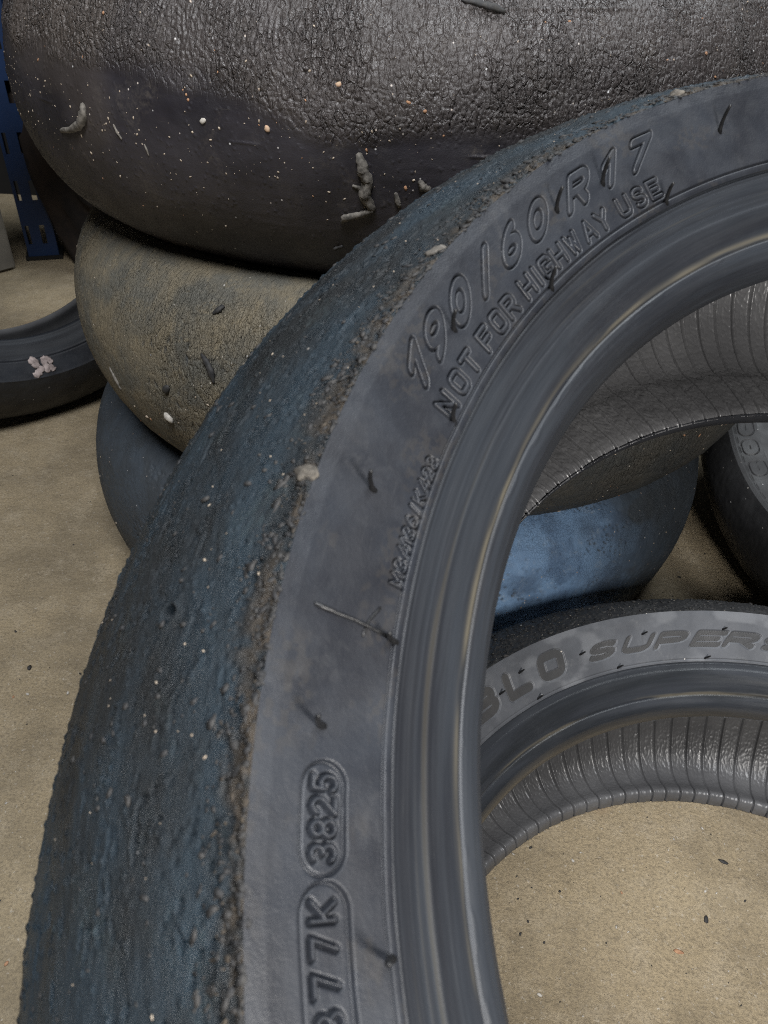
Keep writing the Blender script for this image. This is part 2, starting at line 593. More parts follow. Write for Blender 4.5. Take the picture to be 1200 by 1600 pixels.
M_CRUMB = plain('brown_crumb', (0.055, 0.043, 0.03), 0.8, (0.025, 0.02, 0.015), scale=300)
M_CHALK = plain('chalk', (0.42, 0.35, 0.33), 0.9, (0.22, 0.18, 0.17), scale=150)


def nz_floor():
    m, nt, p = new_mat('stained_concrete')
    b = NB(nt)
    co = b.coord('obj')
    col = b.mix(b.ramp(b.noise(co, 5.5, 9, 0.68, 0.2), 0.37, 0.63), (0.40, 0.318, 0.20), (0.245, 0.196, 0.126))
    col = b.mix(b.math('MULTIPLY', b.ramp(b.noise(co, 30, 8, 0.75, 0.1), 0.46, 0.7), 0.5), col, (0.50, 0.42, 0.30))
    col = b.mix(b.math('MULTIPLY', b.ramp(b.noise(co, 70, 6, 0.8, 0.2), 0.54, 0.7), 0.5), col, (0.13, 0.105, 0.07))
    col = b.mix(b.math('MULTIPLY', b.ramp(b.noise(co, 9, 3, 0.5, 0.3), 0.66, 0.74), 0.5), col, (0.24, 0.12, 0.05))
    col = b.mix(b.math('MULTIPLY', b.ramp(b.noise(co, 420, 5, 0.8), 0.42, 0.68), 0.75), col, (0.16, 0.13, 0.09))
    col = b.mix(b.math('MULTIPLY', b.ramp(b.noise(co, 260, 4, 0.7), 0.6, 0.68), 0.6), col, (0.55, 0.5, 0.42))
    b.l(col, p.inputs['Base Color'])
    b.l(b.ramp(b.noise(co, 20, 4), 0.3, 0.7, 0.45, 0.7), p.inputs['Roughness'])
    nm = b.bump(b.noise(co, 140, 8, 0.8), 0.9, 0.004)
    nm = b.bump(b.noise(co, 700, 3, 0.6), 0.3, 0.0008, nm)
    b.l(nm, p.inputs['Normal'])
    return m


M_FLOOR = nz_floor()

# ------------------------------------------------------------------ floor and back wall
n = 60
gx, gy = np.meshgrid(np.linspace(-4, 4, n), np.linspace(-3, 1.78, n), indexing='ij')
i, j = np.meshgrid(np.arange(n - 1), np.arange(n - 1), indexing='ij')
F = np.stack([i * n + j, (i + 1) * n + j, (i + 1) * n + j + 1, i * n + j + 1], -1).reshape(-1, 4)
fl = link('floor', quick_mesh('floor', np.stack([gx.ravel(), gy.ravel(), 0 * gx.ravel()], 1), F), M_FLOOR)
tag(fl, kind='structure')
M_WALL = plain('dark_painted_wall', (0.008, 0.0075, 0.007), 0.95, (0.005, 0.0045, 0.004), scale=4)


def box_mesh(bm, x0, x1, y0, y1, z0, z1, bev=0.0):
    r = bmesh.ops.create_cube(bm, size=1)
    for v in r['verts']:
        v.co = ((v.co.x + 0.5) * (x1 - x0) + x0, (v.co.y + 0.5) * (y1 - y0) + y0, (v.co.z + 0.5) * (z1 - z0) + z0)
    if bev:
        es = list({e for v in r['verts'] for e in v.link_edges})
        bmesh.ops.bevel(bm, geom=es, offset=bev, segments=2, affect='EDGES')


def bm_obj(name, bm, mat, parent=None, smooth=False):
    me = D.meshes.new(name)
    bm.to_mesh(me); bm.free()
    if smooth:
        me.polygons.foreach_set('use_smooth', np.full(len(me.polygons), True))
    return link(name, me, mat, parent)


bm = bmesh.new()
box_mesh(bm, -4, 4, 1.78, 1.9, 0.0, 3.0)
tag(bm_obj('wall', bm, M_WALL), kind='structure')

# ------------------------------------------------------------------ main slick tyre
mC = Vector((0.2370493, 0.1366170, 0.3149515))
az, el = R_(14.79315), R_(66.56674)
mn = Vector((math.sin(az) * math.cos(el), -math.cos(az) * math.cos(el), math.sin(el)))
mu = Vector((0, 0, 1)).cross(mn).normalized()
mv = mn.cross(mu)


def basis(u, v, nn, c):
    m = Matrix.Identity(4)
    for i in range(3):
        m[i][0], m[i][1], m[i][2], m[i][3] = u[i], v[i], nn[i], c[i]
    return m


MAIN = empty('motorcycle_tyre', basis(mu, mv, mn, mC))
tag(MAIN, 'big leaning slick tyre in front, its grey sidewall moulded 190/60 R17', 'tyre')
T0, T1 = R_(92), R_(183)
# sidewall
th = thetas(R_(96), R_(179), 0.00021 / 0.257)
rg = Ring([(0.2428, 0.0846), (0.2434, 0.0853), (0.2440, 0.0857), (0.2670, 0.0979), (0.2674, 0.0981), (0.2712, 0.0996)], th, 0.0002, 0.257)
U, S = rg.U, rg.S
rg.disp += 0.0004 * fbm(U * 40, S * 40, 3, 3) + 0.00003 * fbm(U * 700, S * 700, 5, 2)
sr = lambda r: float(np.interp(r, rg.prof[:, 0], rg.s))
rg.disp += -0.0010 * np.exp(-((S - sr(0.2447)) / 0.0003) ** 2)
lab = np.zeros(rg.disp.shape, int)
b0, h0 = sr(0.2556), sr(0.2648) - sr(0.2556)
k = emboss(rg, list(zip('190/60R17', (144.1, 141.5, 138.2, 135.0, 131.7, 128.4, 123.7, 120.0, 116.7))), 0.257, b0, h0, 0.0108, 0.00135, 0.8, 0.00025, 0.0015, 0.0003, lab)
b0, h0 = sr(0.2461), sr(0.2522) - sr(0.2461)
k = emboss(rg, list(zip('NOTFORHIGHWAYUSE', (144.9, 142.9, 141.1, 138.7, 136.9, 135.2, 132.85, 131.55, 130.3, 128.7, 126.9, 124.85, 123.1, 120.5, 118.65, 116.9))), 0.257, b0, h0, 0.0063, 0.0007, 0.0, 0.0003, 0.0012, 0.00026, lab, k)
b0, h0 = sr(0.2447), sr(0.2483) - sr(0.2447)
k = emboss(rg, list(zip('M34136/K428', (157.0, 156.1, 155.2, 154.6, 154.0, 153.25, 152.5, 151.65, 150.7, 149.85, 149.05))), 0.257, b0, h0, 0.0033, 0.00036, 0.0, 0.0003, 0.0010, 0.00022, lab, k)
capsule(rg, 0.257, 167.0, 171.62, sr(0.2526), sr(0.2612))
capsule(rg, 0.257, 171.85, 178.2, sr(0.2520), sr(0.2613), 0.0007)
b0, h0 = sr(0.2541), sr(0.2596) - sr(0.2541)
k = emboss(rg, list(zip('5283', (167.9, 168.85, 169.75, 170.72))), 0.257, b0, h0, 0.0038, 0.0005, 0.0, 0.0009, 0.0009, 0.0003, lab, k)
k = emboss(rg, list(zip('K778', (172.9, 174.2, 175.5, 176.8))), 0.257, b0, h0, 0.0040, 0.00045, 0.0, 0.0010, 0.0009, 0.0003, lab, k)
rg.dirt = 0.22 * sst(0.1, 0.45, fbm(U * 60, S * 120, 9, 4)) * sst(0.0, 0.3, fbm(U * 600, S * 600, 19, 2) + 0.15)
rg.build('sidewall', M_SIDE, MAIN, lab)
SW = rg
# bead zone
th = thetas(T0, T1, 0.0007 / 0.23)
bp = [(0.2172, 0.0540), (0.2172, 0.0570), (0.2180, 0.0605), (0.2196, 0.0640), (0.2214, 0.0664), (0.2228, 0.0676), (0.2240, 0.0683), (0.2252, 0.0690), (0.2328, 0.0757), (0.2338, 0.0766), (0.2414, 0.0826), (0.2420, 0.0836), (0.2428, 0.0846)]
rg = Ring(bp, th, 0.00028, 0.23)
U, S = rg.U, rg.S
sb = lambda r: float(np.interp(r, rg.prof[4:, 0], rg.s[4:]))
zone = sst(sb(0.2335), sb(0.2345), S)
rg.disp += zone * (-0.0003 + 0.00014 * fbm(U * 5, S * 1300, 21, 3)) + (1 - zone) * 0.0001 * fbm(U * 8, S * 500, 22, 3)
rg.disp += -0.0006 * np.exp(-((S - sb(0.2246) - 0.0003 * vnoise(U * 40, S * 0, 23)) / 0.00035) ** 2)
rg.disp += -0.0009 * np.exp(-((S - sb(0.2422)) / 0.0005) ** 2)
rg.disp += 0.0005 * fbm(U * 30, S * 60, 24, 3) * sst(0.0, 0.004, S) * 0.6
rg.disp += 0.00025 * sst(0.1, 0.35, fbm(U * 120, S * 300, 26, 2)) * np.exp(-((S - sb(0.2236)) / 0.0008) ** 2)
d = np.exp(-((S - sb(0.2256)) / 0.0011) ** 2) * sst(-0.25, 0.35, fbm(U * 25, S * 200, 25, 3)) * sst(-0.3, 0.2, vnoise(U * 9, S * 0, 27))
rg.dirt = np.clip(d + 0.25 * zone * sst(0.1, 0.4, fbm(U * 8, S * 500, 28, 3)), 0, 1)
rg.build('bead', M_BEAD, MAIN)
# tread
th = thetas(T0, T1, 0.00055 / 0.3)
tp = [(0.2712, 0.0996), (0.2722, 0.0988), (0.2800, 0.0938), (0.2890, 0.0870), (0.3026, 0.0742), (0.3140, 0.0590), (0.3245, 0.0350), (0.3300, 0.0)]
tp = tp + [(r, -a) for r, a in tp[-2::-1]]
tpd = np.array(tp[:8])
vis = chaikin(tp, 2)
half = vis[vis[:, 1] > -0.02]
rest = vis[vis[:, 1] <= -0.0195]
rg = Ring(half, th, 0.00052, 0.30)
U, S = rg.U, rg.S
edge = np.exp(-S / 0.004)
edge2 = np.exp(-((S - 0.0012) / 0.0022) ** 2)
wv = fbm(U * 22, S * 22, 30, 3)
h = 0.00035 * fbm(U * 55, S * 55, 31, 3) + 0.00016 * fbm(U * 380 + 120 * S, S * 760, 32, 3)
f1, f2, idd, qx, qy = cells(U * 210 + 0.8 * wv, S * 260, 33)
lump = np.where(idd > 0.955, sst(0.45, 0.1, f1) * (0.5 + idd * 8 - 7.6), 0)
h += 0.0006 * lump
f1, f2, idd, qx, qy = cells(U * 420, S * 480, 34)
h += 0.0005 * np.where(idd > 0.9, sst(0.5, 0.1, f1), 0)
pit = np.where(idd < 0.2, sst(0.5, 0.15, f1), 0)
h -= 0.0009 * pit * sst(-0.3, 0.2, fbm(U * 50, S * 40, 180, 2))
t1, t2, tid, tx, ty = cells(U * 95 + 1.2 * fbm(U * 150, S * 150, 181, 2), S * 300 + 0.8 * fbm(U * 90, S * 90, 182, 2), 183)
tear = np.where(tid > 0.8, sst(0.45, 0.12, t1), 0)
h += 0.0002 * tear - 0.0011 * np.where((tid > 0.8) & (ty < 0), sst(0.45, 0.2, t1) * sst(0, -0.2, ty), 0)
h += edge * (0.0012 * fbm(U * 330, S * 170, 35, 4) + 0.0003)
h += np.exp(-((S - 0.003) / 0.0035) ** 2) * 0.0020 * np.clip(fbm(U * 120, S * 200, 36, 4), -0.1, 1)
h *= sst(0, 0.0004, S)
# one deep round hole with a glint
cx, cs = R_(160.64) * 0.30, float(np.interp(-0.0803, -rg.prof[:, 1], rg.s))
dd = np.hypot(U - cx, (S - cs))
h += -0.0028 * sst(0.0026, 0.001, dd) + 0.0007 * np.exp(-((dd - 0.0030) / 0.0008) ** 2)
rg.disp += h
band = sst(np.maximum(0.0095 + 0.016 * fbm(U * 45, S * 30, 37, 3), 0.0035), 0.002, S)
rg.dirt = np.clip(0.95 * band * sst(-0.35, 0.25, fbm(U * 200, S * 200, 38, 3)), 0, 1)
rg.build('tread', M_TREAD, MAIN)
TR = rg
Ring(rest, thetas(0, 1, 0.03, 0.03), 0.006, 0.30).build('tread', M_TREAD, MAIN)
Ring([(0.2712, -0.0990), (0.2430, -0.0850), (0.2240, -0.0683), (0.2196, -0.064), (0.2172, -0.0570), (0.2180, -0.0530)], thetas(0, 1, 0.03, 0.03), 0.003, 0.25).build('sidewall', M_SIDE, MAIN)


def crackle(rg, scale, amp, seed):
    U, S = rg.U, rg.S
    w1 = fbm(U * scale * 0.6, S * scale * 0.6, seed + 1, 2)
    w2 = fbm(U * scale * 0.6 + 50, S * scale * 0.6, seed + 2, 2)
    f1, f2, idd, qx, qy = cells(U * scale + w1 * 0.9, S * scale * 1.05 + w2 * 0.9, seed)
    return amp * (sst(0.02, 0.28, f2 - f1) * (0.6 + 0.5 * idd))


def vent_lines(rg, pitch, width, depth, rref, th):
    ph = ((th + 0.0) % pitch) / pitch
    dd = np.minimum(ph, 1 - ph) * pitch * rref
    ph2 = np.abs(dd - width * 1.6)
    return (-depth * sst(width * 1.5, width * 0.5, dd) + depth * 0.1 * np.exp(-(ph2 / (width * 0.8)) ** 2))[:, None]


# liner
LT0, LT1 = R_(74), R_(142)
th = thetas(LT0, LT1, 0.00045 / 0.29)
lp = [(0.2176, -0.0545), (0.2200, -0.0530), (0.2240, -0.0532), (0.2340, -0.0556), (0.2460, -0.0592), (0.2520, -0.0625), (0.2600, -0.0645), (0.2740, -0.0635), (0.2900, -0.0560), (0.3040, -0.0425), (0.3145, -0.0230), (0.3195, 0.0)]
lp = lp + [(r, -a) for r, a in lp[-2::-1]]
rg = Ring(lp, th, 0.0007, 0.29, smooth=2)
bandz = sst(0.038, 0.034, rg.S)
rg.disp += crackle(rg, 250, 0.00028, 60) + 0.0005 * bandz * fbm(rg.U * 240, rg.S * 240, 64, 3)
rg.disp += 0.0006 * fbm(rg.U * 30, rg.S * 30, 62, 2)
rg.disp += vent_lines(rg, R_(2.1), 0.00065, 0.0030, 0.29, th)
rg.build('inner_liner', M_LINER, MAIN)


# vent hairs
def surf(rg, deg, r):
    i = int(np.abs(((rg.U[:, 0] / (rg.U[1, 0] - rg.U[0, 0]) * 0 + rg.U[:, 0]) - R_(deg) * RREF)).argmin())
    j = int(np.abs(rg.prof[:, 0] - r).argmin())
    return rg.V[i, j], rg.N[i, j], i, j


RREF = 0.257
hairs = [(152.84, 0.2572, 10, (0.05, 0.0)), (165.45, 0.2577, 10, (0, 0.1)), (174.95, 0.2437, 13, (0, 0.0)), (145.44, 0.2448, 10, (-0.25, 0.1)), (131.04, 0.2436, 10, (-0.2, 0.0)),
         (140.14, 0.2566, 9, (-0.15, 0.05)), (126.44, 0.2583, 10, (-0.15, 0.1)), (108.23, 0.2572, 11, (-0.2, 0.1)), (121.3, 0.2572, 11, (-0.15, 0.15)), (116.23, 0.2436, 9, (-0.3, 0.0)), (160.34, 0.2440, 8, (-0.1, -0.3))]
for deg, r, L, (ta, tr) in hairs:
    p0, n0, i, j = surf(SW, deg, r)
    t = np.array((-math.sin(R_(deg)), math.cos(R_(deg)), 0.0)); rr = np.array((math.cos(R_(deg)), math.sin(R_(deg)), 0.0))
    d = np.array((-0.17 + 0.5 * tr * rng.random(), 0.12 * ta, 1.0))
    d /= np.linalg.norm(d)
    pts = [p0 - 0.0008 * n0 + d * L * 0.001 * q + rr * 0.0006 * math.sin(q * 3) for q in np.linspace(0, 1, 6)]
    tube('vent_hair', pts, [0.0011, 0.0007, 0.00062, 0.0006, 0.00058, 0.0005], M_HAIR, MAIN, 7, 0.05)
# long hair lying flat against the sidewall
pts = []
for q in np.linspace(0, 1, 12):
    p0, n0, i, j = surf(SW, 160.3 - 0.2 * q, 0.2445 + q * 0.0192)
    pts.append(p0 + n0 * (0.0003 + 0.0006 * math.sin(q * math.pi)))
tube('vent_hair', pts, np.r_[np.full(9, 0.00038), 0.0005, 0.0006, 0.0004], M_HAIR, MAIN, 7, 0.08)
pts = []
for q in np.linspace(0, 1, 7):
    p0, n0, i, j = surf(SW, 158.9 + 1.9 * q, 0.2492 + 0.003 * q + 0.0006 * math.sin(q * 3))
    pts.append(p0 + n0 * 0.0002)
tube('vent_hair', pts, 0.0003, M_HAIR, MAIN, 6)

# lumps and crumbs on the tread
RREF = 0.30


def rand_on(rg, t0, t1, s0, s1, n, edge=False):
    i0 = int(np.abs(rg.U[:, 0] / RREF - R_(t0)).argmin()); i1 = int(np.abs(rg.U[:, 0] / RREF - R_(t1)).argmin())
    i0, i1 = min(i0, i1), max(i0, i1)
    ii = rng.integers(i0, i1, n)
    s = s0 + (s1 - s0) * (rng.random(n) ** (2.2 if edge else 1))
    jj = np.clip(np.searchsorted(rg.s, s), 0, len(rg.s) - 1)
    return rg.V[ii, jj], rg.N[ii, jj]


p, q = rand_on(TR, 96, 182, 0.0, 0.011, 1500, True)
blobs('rubber_crumbs', p, q, 0.0003 + 0.0008 * rng.random(1500) ** 3, M_LUMPD, MAIN, 0.35, ICO1, 'stuff', 0.45)
p, q = rand_on(TR, 96, 182, 0.0, 0.008, 600, True)
blobs('dust_crumbs', p, q, 0.0002 + 0.0004 * rng.random(600) ** 3, M_CRUMB, MAIN, 0.4, ICO1, 'stuff', 0.45)
p, q = rand_on(TR, 96, 182, 0.01, 0.08, 420)
blobs('rubber_crumbs', p, q, 0.0003 + 0.0008 * rng.random(420) ** 3, M_LUMPD, MAIN)
p, q = rand_on(TR, 96, 182, 0.0, 0.08, 150)
blobs('pale_grit', p, q, 0.00014 + 0.00024 * rng.random(150) ** 2, M_GRIT, MAIN)


def lump(rg, deg, a, size, mat, parent, stretch=0.6, flat=0.7, name='rubber_lump'):
    j = int(np.abs(rg.prof[:, 1] - a).argmin()); i = int(np.abs(rg.U[:, 0] / RREF - R_(deg)).argmin())
    BV, BF = ICO3
    k = rng.random() * 50
    BV = BV * (1 + 0.8 * fbm(BV[:, 0] * 1.8 + k, BV[:, 1] * 1.8 + BV[:, 2] * 1.3, 160, 3))[:, None]
    return blobs(name, [rg.V[i, j] + rg.N[i, j] * size * 0.15], [rg.N[i, j]], [size], mat, parent, flat, (BV, BF), None, 0.06, np.array([stretch]))


lump(TR, 153.84, 0.0980, 0.0021, M_LUMPB, MAIN, 0.4, 0.5)
lump(TR, 110.2, 0.0975, 0.0026, M_LUMPB, MAIN, 0.1)
lump(TR, 136.24, 0.0975, 0.0017, M_LUMP, MAIN, 0.5)
lump(TR, 128.0, 0.0978, 0.0014, M_LUMPD, MAIN, 0.8)


# ------------------------------------------------------------------ flat tyres of the stack
def stack_tyre(c, R, w, label, group, mat, field, t0, t1, step, s_step):
    o = empty('motorcycle_tyre', Matrix.Translation(c))
    tag(o, label, 'tyre', group)
    ts = np.linspace(0, math.pi, 41)
    prof = np.array([(0.262 + (R - 0.262) * abs(math.sin(t)) ** 0.9, w * math.cos(t)) for t in ts])
    th = thetas(R_(t0), R_(t1), step / R)
    rg = Ring(prof, th, s_step, R)
    field(rg)
    rg.build('tread', mat, o)
    tc = thetas(0, 1, 0.03, 0.03)
    sd = [(0.2175, 0.62), (0.2200, 0.74), (0.2300, 0.86), (0.2450, 0.97), (0.262, 1.0)]
    Ring([(r, a * w) for r, a in sd], tc, 0.003, 0.25).build('sidewall', M_SIDE, o)
    Ring([(r, -a * w) for r, a in sd[::-1]], tc, 0.003, 0.25).build('sidewall', M_SIDE, o)
    Ring([(0.2175, -0.62 * w), (0.225, -0.6 * w), (0.25, -0.85 * w), (0.29, -0.75 * w), (R - 0.01, 0), (0.29, 0.75 * w), (0.25, 0.85 * w), (0.225, 0.6 * w), (0.2175, 0.62 * w)], tc, 0.006, 0.28).build('inner_liner', M_LINER, o)
    return o, rg


w1, w2, w3 = 0.0916, 0.0902, 0.0882
z3 = w3
z2 = 2 * w3 * 0.96 + w2
z1 = 2 * (w3 + w2) * 0.96 + w1


def f_top(rg):
    U, S = rg.U, rg.S
    T = rg.s[-1]
    A = rg.P[..., 2]
    # grained, scaly band in the upper part, its lower boundary wandering
    g = sst(-0.006, 0.012, A - 0.014 + 0.016 * fbm(U * 14, S * 30, 70, 3) - 0.018 * sst(-0.1, -0.45, (U / 0.336 + math.pi / 2)))
    w = fbm(U * 90, S * 90, 71, 3)
    wb = fbm(U * 90 + 31, S * 90, 72, 3)
    f1, f2, idd, qx, qy = cells(U * 270 + w * 1.3, S * 165 + wb * 1.3, 73)
    sc = sst(0.0, 0.11, f2 - f1) * 0.0010 + 0.0009 * (qx * 0.9 - qy * 0.5) + 0.0004 * idd
    g1, g2, ide, rx, ry = cells(U * 560 + w, S * 400 + wb, 74)
    sc2 = sst(0, 0.3, g2 - g1) * 0.0003
    rg.disp += g * (sc + sc2) + (1 - g) * (0.00012 * fbm(U * 160, S * 260, 75, 4))
    # fine curls in the smooth part
    lumpy = np.where(ide > 0.93, sst(0.5, 0.1, g1), 0)
    rg.disp += (1 - g) * 0.0005 * lumpy
    # torn slivers along the boundary
    wl = A - 0.006 + 0.002 * vnoise(U * 12, S * 0, 176)
    rg.disp += 0.0007 * np.exp(-(wl / 0.0006) ** 2) * sst(0.1, 0.35, vnoise(U * 34, S * 0, 76))
    rg.disp += 0.0008 * np.exp(-((A - 0.076) / 0.0008) ** 2) * sst(-0.1, 0.2, vnoise(U * 20, S * 0, 77))
    rg.disp += 0.0006 * fbm(U * 25, S * 25, 78, 2)
    rg.grain = g * (0.3 + 0.7 * sst(-0.25, 0.2, fbm(U * 32, S * 26, 170, 3)))
    rg.dirt = np.clip(g * 0.6 + 0.5 * sst(0.0, 0.4, fbm(U * 12, S * 12, 79, 3)) * sst(-0.2, -0.5, U / 0.336 + math.pi / 2 + 0.1), 0, 1) * 0.8


TOP, rgT = stack_tyre(Vector((-0.0039, 0.8126, z1)), 0.3359, w1, 'topmost tyre of the tall stack, brown black with a cracked scaly upper band', 'tyres in the stack behind', M_TOP, f_top, -176, -35, 0.00072, 0.0007)


def f_mid(rg):
    U, S = rg.U, rg.S
    A = rg.P[..., 2]
    rg.grain = 0.4 + 0.6 * sst(-0.2, 0.3, fbm(U * 14, S * 14, 88, 3))
    rg.disp += 0.0005 * fbm(U * 30, S * 30, 80, 3) + 0.00035 * fbm(U * 330, S * 150, 81, 3)
    f1, f2, idd, qx, qy = cells(U * 105 + 0.8 * fbm(U * 60, S * 60, 82, 2), S * 80, 83)
    gd = sst(0.0, 0.35, fbm(U * 16, S * 18, 84, 3) + 0.15)
    chips = np.where(idd > 0.55, sst(0.24, 0.1, np.hypot(qx * 1.6, qy * 0.8) + 0.16 * fbm(U * 300, S * 300, 85, 2)), 0) * gd
    rg.disp += -0.0010 * chips
    ring2 = np.where(idd > 0.72, np.exp(-((np.hypot(qx * 1.3, qy * 0.75) - 0.34) / 0.06) ** 2), 0) * gd
    rg.disp += 0.0004 * ring2
    rg.dirt = np.clip(chips * 0.9 + 0.1 * sst(0.1, 0.5, fbm(U * 10 + 3, S * 14, 86, 3)), 0, 1) * 0.8
    rg.dirt = np.maximum(rg.dirt, 0.75 * sst(-0.15, 0.25, U / 0.3363 + math.pi / 2 + 0.5 * fbm(U * 9, S * 9, 87, 2)))  # tan turns dark grey towards the right side


MID, rgM = stack_tyre(Vector((0.0314, 0.7648, z2)), 0.3363, w2, 'dusty tan tyre in the middle of the stack, between the brown black and blue tyres', 'tyres in the stack behind', M_MID, f_mid, -190, -10, 0.0014, 0.0012)


def f_low(rg):
    U, S = rg.U, rg.S
    rg.grain = 0.3 + 0.7 * sst(-0.1, 0.3, fbm(U * 22, S * 30, 96, 3))
    rg.disp += 0.0006 * fbm(U * 30, S * 30, 90, 3) + 0.00025 * fbm(U * 300, S * 300, 91, 3)
    f1, f2, idd, qx, qy = cells(U * 230, S * 230, 92)
    rows = sst(-0.05, 0.3, fbm(U * 16, S * 50, 93, 3))
    pits = np.where(idd > 0.3, sst(0.42, 0.15, f1), 0) * np.maximum(rows, 0.35 * (idd > 0.7))
    rg.disp += -0.0011 * pits
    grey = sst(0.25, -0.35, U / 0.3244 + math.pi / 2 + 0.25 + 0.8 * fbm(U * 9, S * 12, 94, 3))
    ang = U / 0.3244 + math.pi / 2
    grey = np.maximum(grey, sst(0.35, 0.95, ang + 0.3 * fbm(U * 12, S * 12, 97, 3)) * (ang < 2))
    rg.dirt = np.clip(np.maximum(pits * 0.9, 0.93 * grey + 0.12 * sst(0.1, 0.4, fbm(U * 30, S * 40, 95, 3))), 0, 0.95)  # blue stays in a middle patch; pits and both sides go dark grey


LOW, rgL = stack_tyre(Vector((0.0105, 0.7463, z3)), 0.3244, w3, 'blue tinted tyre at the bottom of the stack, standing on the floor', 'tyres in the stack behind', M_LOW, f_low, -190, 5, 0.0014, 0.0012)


def at_px(rg, obj_loc, px, py):
    """surface point of a stack tyre under a point of the photograph, found once from the camera pose"""
    P = rg.V + np.array(obj_loc)
    dv = P - np.array((0, 0, CAM_H))
    z = dv @ np.array(fw)
    qx = 600 + FPX * (dv @ np.array(rt)) / z
    qy = 800 - FPX * (dv @ np.array(up)) / z
    face = (rg.N * dv).sum(-1) < 0
    e = np.where(face, (qx - px) ** 2 + (qy - py) ** 2, 1e9)
    i, j = np.unravel_index(e.argmin(), e.shape)
    return rg.V[i, j], rg.N[i, j]


def strip(rg, o, pts, rads, mat, flat=0.75, noise=0.25):
    P = [at_px(rg, o.location, *q) for q in pts]
    pp = [a + nn * r * 0.35 for (a, nn), r in zip(P, rads)]
    t = np.linspace(0, len(pp) - 1, len(pp) * 4)
    pp = np.array(pp); rr = np.interp(t, range(len(pp)), rads)
    path = np.stack([np.interp(t, range(len(pp)), pp[:, c]) for c in range(3)], 1)
    return tube('rubber_strip', path, rr, mat, o, 9, noise, (P[len(P) // 2][1], flat))


strip(rgT, TOP, [(561, 240), (566, 262), (575, 285), (570, 305), (582, 328)], [0.0018, 0.0036, 0.0034, 0.0036, 0.0022], M_LUMP)
strip(rgT, TOP, [(582, 328), (562, 334), (540, 340), (535, 347)], [0.002, 0.0022, 0.0024, 0.001], M_LUMP)
strip(rgT, TOP, [(552, 290), (560, 293), (570, 298)], [0.0008, 0.0013, 0.0015], M_LUMP)
strip(rgT, TOP, [(131, 162), (132, 178), (127, 195), (110, 202), (96, 204)], [0.0018, 0.0032, 0.0030, 0.0022, 0.0012], M_LUMP)
strip(rgT, TOP, [(722, 0), (745, 5), (770, 12), (788, 20)], [0.001, 0.0018, 0.0022, 0.0014], M_LUMPD)
strip(rgT, TOP, [(655, 283), (660, 292), (672, 296)], [0.0012, 0.0026, 0.0016], M_LUMP)
strip(rgT, TOP, [(618, 302), (621, 315), (625, 322)], [0.001, 0.0018, 0.001], M_LUMP)
strip(rgT, TOP, [(178, 195), (184, 207), (190, 218)], [0.0006, 0.0011, 0.0006], M_LUMP)
strip(rgT, TOP, [(226, 225), (229, 234), (232, 243)], [0.0005, 0.0009, 0.0005], M_LUMP)
strip(rgT, TOP, [(522, 388), (535, 384)], [0.0014, 0.0010], M_LUMPD)
strip(rgM, MID, [(316, 553), (323, 565), (330, 582), (334, 598)], [0.001, 0.0026, 0.0028, 0.001], M_LUMPD)
strip(rgM, MID, [(172, 575), (180, 590), (190, 608)], [0.0008, 0.0016, 0.001], M_LUMP)
strip(rgM, MID, [(334, 490), (343, 485), (350, 478)], [0.001, 0.0024, 0.0016], M_LUMPD)


def grit(rg, o, n, a0, a1, px_t, size, mat, name, pw=2.5):
    ok = []
    ii = rng.integers(0, int(rg.V.shape[0] * 0.97), n)
    av = a0 + (a1 - a0) * rng.random(n)
    jj = np.array([np.abs(rg.prof[:, 1] - a).argmin() for a in av])
    m = (rg.N[ii, jj, 1] < 0.3)
    ii, jj = ii[m], jj[m]
    blobs(name, rg.V[ii, jj], rg.N[ii, jj], size * (0.3 + 1.1 * rng.random(len(ii)) ** pw), mat, o)


grit(rgT, TOP, 330, -0.06, 0.09, 0, 0.00055, M_GRIT, 'pale_grit')
grit(rgT, TOP, 300, -0.02, 0.02, 0, 0.0006, M_GRIT, 'pale_grit')
grit(rgT, TOP, 60, -0.05, 0.08, 0, 0.0009, M_GRITO, 'orange_grit')
grit(rgM, MID, 160, -0.08, 0.06, 0, 0.0008, M_GRIT, 'pale_grit')
grit(rgM, MID, 30, -0.08, 0.0, 0, 0.0010, M_GRITO, 'orange_grit')
grit(rgL, LOW, 70, -0.06, 0.05, 0, 0.0010, M_GRIT, 'pale_grit')
for px, py, sz, mt in ((265, 652, 0.0034, M_STONE), (261, 608, 0.0030, M_LUMPD), (231, 651, 0.0014, M_GRIT)):
    a, nn = at_px(rgM, MID.location, px, py)
    blobs('stuck_stone', [a + nn * sz * 0.2], [nn], [sz], mt, MID, 0.7, ICO2, None, 0.15, np.array([0.4]))
for px, py, sz, mt in ((317, 189, 0.0016, M_STONE), (418, 200, 0.0016, M_GRITP), (530, 133, 0.0014, M_GRITP), (491, 41, 0.0013, M_GRIT)):
    a, nn = at_px(rgT, TOP.location, px, py)
    blobs('stuck_stone', [a + nn * sz * 0.2], [nn], [sz], mt, TOP, 0.6, ICO2, None, 0.2, np.array([0.3]))
# ------------------------------------------------------------------ floor tyre (flat, right front)
fC = Vector((0.24586, 0.12351, 0.0776))
FLT = empty('motorcycle_tyre', Matrix.Translation(fC))
tag(FLT, 'tyre lying flat under the big leaning tyre, bold name moulded on its upward sidewall', 'tyre')
mI = MAIN.matrix_world.inverted()
A3 = np.array(mI.to_3x3()); a3 = np.array(mI.translation)
mlow_r = np.array([0.2172, 0.2240, 0.2430, 0.2712, 0.2890, 0.3026, 0.3140, 0.3245, 0.3300])
mlow_a = np.array([0.0570, 0.0683, 0.0850, 0.0990, 0.0870, 0.0742, 0.0590, 0.0350, 0.0])


